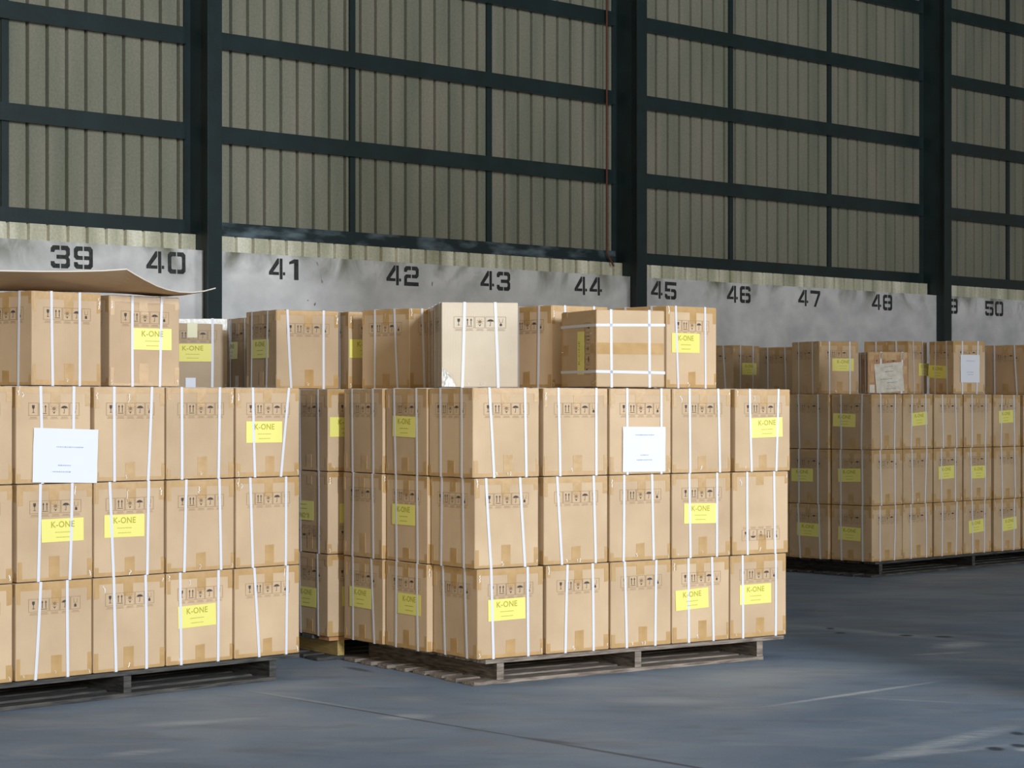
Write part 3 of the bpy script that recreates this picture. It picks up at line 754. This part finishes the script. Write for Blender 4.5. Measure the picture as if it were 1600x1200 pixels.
# far top row
top(1146, 19.1, 42, 'cardboard carton with yellow label, far away just right of the middle stack', [('f', 1170.5, 576.5)], tone=.91)
top(1241, 19.65, 42, 'dark shadowed carton far away, left of the top cartons of the far right stack')
top(1280, 17.87, 63, 'cardboard carton with yellow label, leftmost on top of the far right stack', [('f', 1317, 570)], tone=.98)
f2 = top(1356, 17.08, 82, 'small torn reddish carton with old white sheet, atop the far right stack', w=.335, d=.25, h=.335, col=(.50, .30, .17), sf=(.33,.30,.86,.84))
OLD = paper_meshes(.235, .235, [(.0,.09,.08),(0,.05,.07),(-.03,-.01,.09),(.02,-.04,.08),(.01,-.09,.08)], OLDP, flat('faded_print', (.25,.25,.25)), 9)
put(f2, 'f', .178, .128, 5, OLD, d=.25)
bm = bmesh.new(); fr = frames(.335, .25)[0]
for (a, b_, c1, d1) in ((.01,.05,.27,.33),(.09,.13,.28,.33),(.17,.24,.27,.33),(.27,.31,.27,.33),(.01,.05,.09,.15),(.02,.06,.18,.24),(.29,.325,.16,.22)):
    bm = bmesh.new(); plate(bm, fr, a, b_, c1, d1, .0032, .002); obj('tape_patch', bm, TAPE, f2)
bm = bmesh.new(); plate(bm, fr, .012, .055, .005, .07, .006, .002); obj('corner_sticker', bm, OLDP, f2)
top(1420, 17.82, 33, 'cardboard carton behind the small torn one, yellow label on its narrow face', [('f', 1443, 577.5)], tone=.98)
PAP_F = paper_meshes(.215, .235, [(0,.065,.09),(0,-.03,.08),(0,-.05,.06)], PAPER, BTXT, 12)
top(1490, 17.80, 59, 'cardboard carton with a bluish white paper sheet on top of the far right stack', [('f', 1515, 576, 0, PAP_F), ('l', 1465, 581, -3)], w=.355, d=.30)
top(1603, 19.0, 40, 'reddish cardboard carton far right, cut off by the picture edge', col=(.55, .375, .225))
support(249, 12.62, 84, 'behind the left stack'); support(393, 12.95, 58, 'right of the first column')
support(1146, 19.1, 42, 'far behind the middle stack'); support(1241, 19.65, 42, 'behind the far right stack'); support(1603, 19.0, 40, 'at the right picture edge')
support(1420, 18.9, 46, 'at the back of the far right stack')

# bent cardboard sheet over the left cartons
fx = [(-70,427,9.75),(0,424,9.8),(60,425,9.85),(110,425,9.9),(160,424,9.95),(198,421.5,10.0),(212,430,10.05),(226,438,10.1),(245,447.5,10.2),(262,453.5,10.3),(280,457,10.4),(300,458,10.5),(320,455.5,10.6),(337,451,10.7)]
bm = bmesh.new(); tt = .006; grid = []
for i, (px, py, Y) in enumerate(fx):
    X = (px-800)/F*Y; zf = EYE+(HY-py)*Y/F; col_ = []
    zb = 1.940
    dep = .42 if px < 262 else .42*max(.05, (345-px)/83)
    if px > 262: zb = zf-.004*(1 if px < 300 else 0)
    for j in range(9):
        a = j/8; zz = zb+(zf-zb)*(1-a)**1.6; y = Y+dep*a; x = X-.35*dep*a
        col_.append((x, y, max(zz, 1.938)))
    grid.append(col_)
up = [[bm.verts.new((x, y, z+tt)) for x, y, z in r] for r in grid]; dn = [[bm.verts.new(p) for p in r] for r in grid]
n_, m_ = len(grid), 9
for i in range(n_-1):
    for j in range(m_-1):
        bm.faces.new((up[i][j], up[i+1][j], up[i+1][j+1], up[i][j+1])); bm.faces.new((dn[i][j], dn[i][j+1], dn[i+1][j+1], dn[i+1][j]))
    bm.faces.new((dn[i][0], dn[i+1][0], up[i+1][0], up[i][0])).material_index = 1; bm.faces.new((up[i][-1], up[i+1][-1], dn[i+1][-1], dn[i][-1])).material_index = 1
for j in range(m_-1):
    bm.faces.new((up[-1][j], dn[-1][j], dn[-1][j+1], up[-1][j+1])).material_index = 1
    bm.faces.new((up[0][j], up[0][j+1], dn[0][j+1], dn[0][j])).material_index = 1
sh = obj('cardboard_sheet', bm, [CARD, flat('torn_cardboard_edge', (.66, .60, .52), .8)]); sh.color = (*CARDCOL, 1)
tag(sh, 'large bent cardboard sheet lying over the cartons on top of the left stack', 'cardboard sheet')
# scrap of white plastic at the foot of the pale carton
rr = random.Random(4); bm = bmesh.new(); n = 7
g = [[bm.verts.new((.075*i/n*(1-.5*j/n), -.006-.02*rr.random(), .10*j/n*(1-.3*i/n)+.003)) for j in range(n+1)] for i in range(n+1)]
for i in range(n):
    for j in range(n): bm.faces.new((g[i][j], g[i+1][j], g[i+1][j+1], g[i][j+1]))
o = obj('plastic_scrap', bm, CLEAR, None, ((690-800)/F*11.03, 11.03, Z[3]+.003), (0,0,pi/2-radians(82)))
tag(o, 'crumpled white plastic scrap at the lower left corner of the brightest pale carton', 'plastic scrap')

# ------------------------------------------------------------------ pallets
def pallet(run, u0, v0, lu, lv, label, wood, sw=None, dk=None, front=None, bl=0):
    o = bpy.data.objects.new('wooden_pallet', None); C.objects.link(o)
    x, y = run.at(u0, v0); o.location = (x, y, 0); o.rotation_euler = (0, 0, pi/2-run.th)
    tag(o, label, 'pallet', 'pallets under the stacks'); rr = random.Random(len(label))
    n = 8; bwid = lv/n*.74
    for i in range(n):
        v = i*(lv-bwid)/(n-1)
        bm = bmesh.new(); a = rr.uniform(0, .02)
        box(bm, .02+a, v, .105, lu-rr.uniform(0,.02), v+bwid, .125); obj('deck_board', bm, dk if (dk and i == 0) else (front if (front and i == 0) else wood[0]), o, bevel=.002)
        bm = bmesh.new(); a = rr.uniform(-.02, .015)
        box(bm, -.03+a-bl, v+.004, .001, lu-.145-rr.uniform(0,.03), v+bwid+rr.uniform(-.02,.004), .021); obj('bottom_board', bm, wood[0], o, bevel=.002)
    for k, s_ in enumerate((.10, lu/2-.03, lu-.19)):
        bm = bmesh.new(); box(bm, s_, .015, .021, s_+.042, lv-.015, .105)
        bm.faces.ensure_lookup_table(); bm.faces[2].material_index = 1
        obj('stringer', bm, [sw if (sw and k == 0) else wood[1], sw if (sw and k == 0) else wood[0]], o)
    return o
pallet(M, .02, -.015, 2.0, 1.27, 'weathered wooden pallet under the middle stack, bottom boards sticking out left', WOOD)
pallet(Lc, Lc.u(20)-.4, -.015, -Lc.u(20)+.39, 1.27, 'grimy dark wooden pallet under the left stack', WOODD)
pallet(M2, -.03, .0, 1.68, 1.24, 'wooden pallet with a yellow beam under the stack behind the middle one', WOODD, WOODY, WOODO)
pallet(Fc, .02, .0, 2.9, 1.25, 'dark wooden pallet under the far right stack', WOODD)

for o in bpy.data.objects:
    if 'label' in o and len(o['label'].split()) > 16: print('LONG', o['label'])
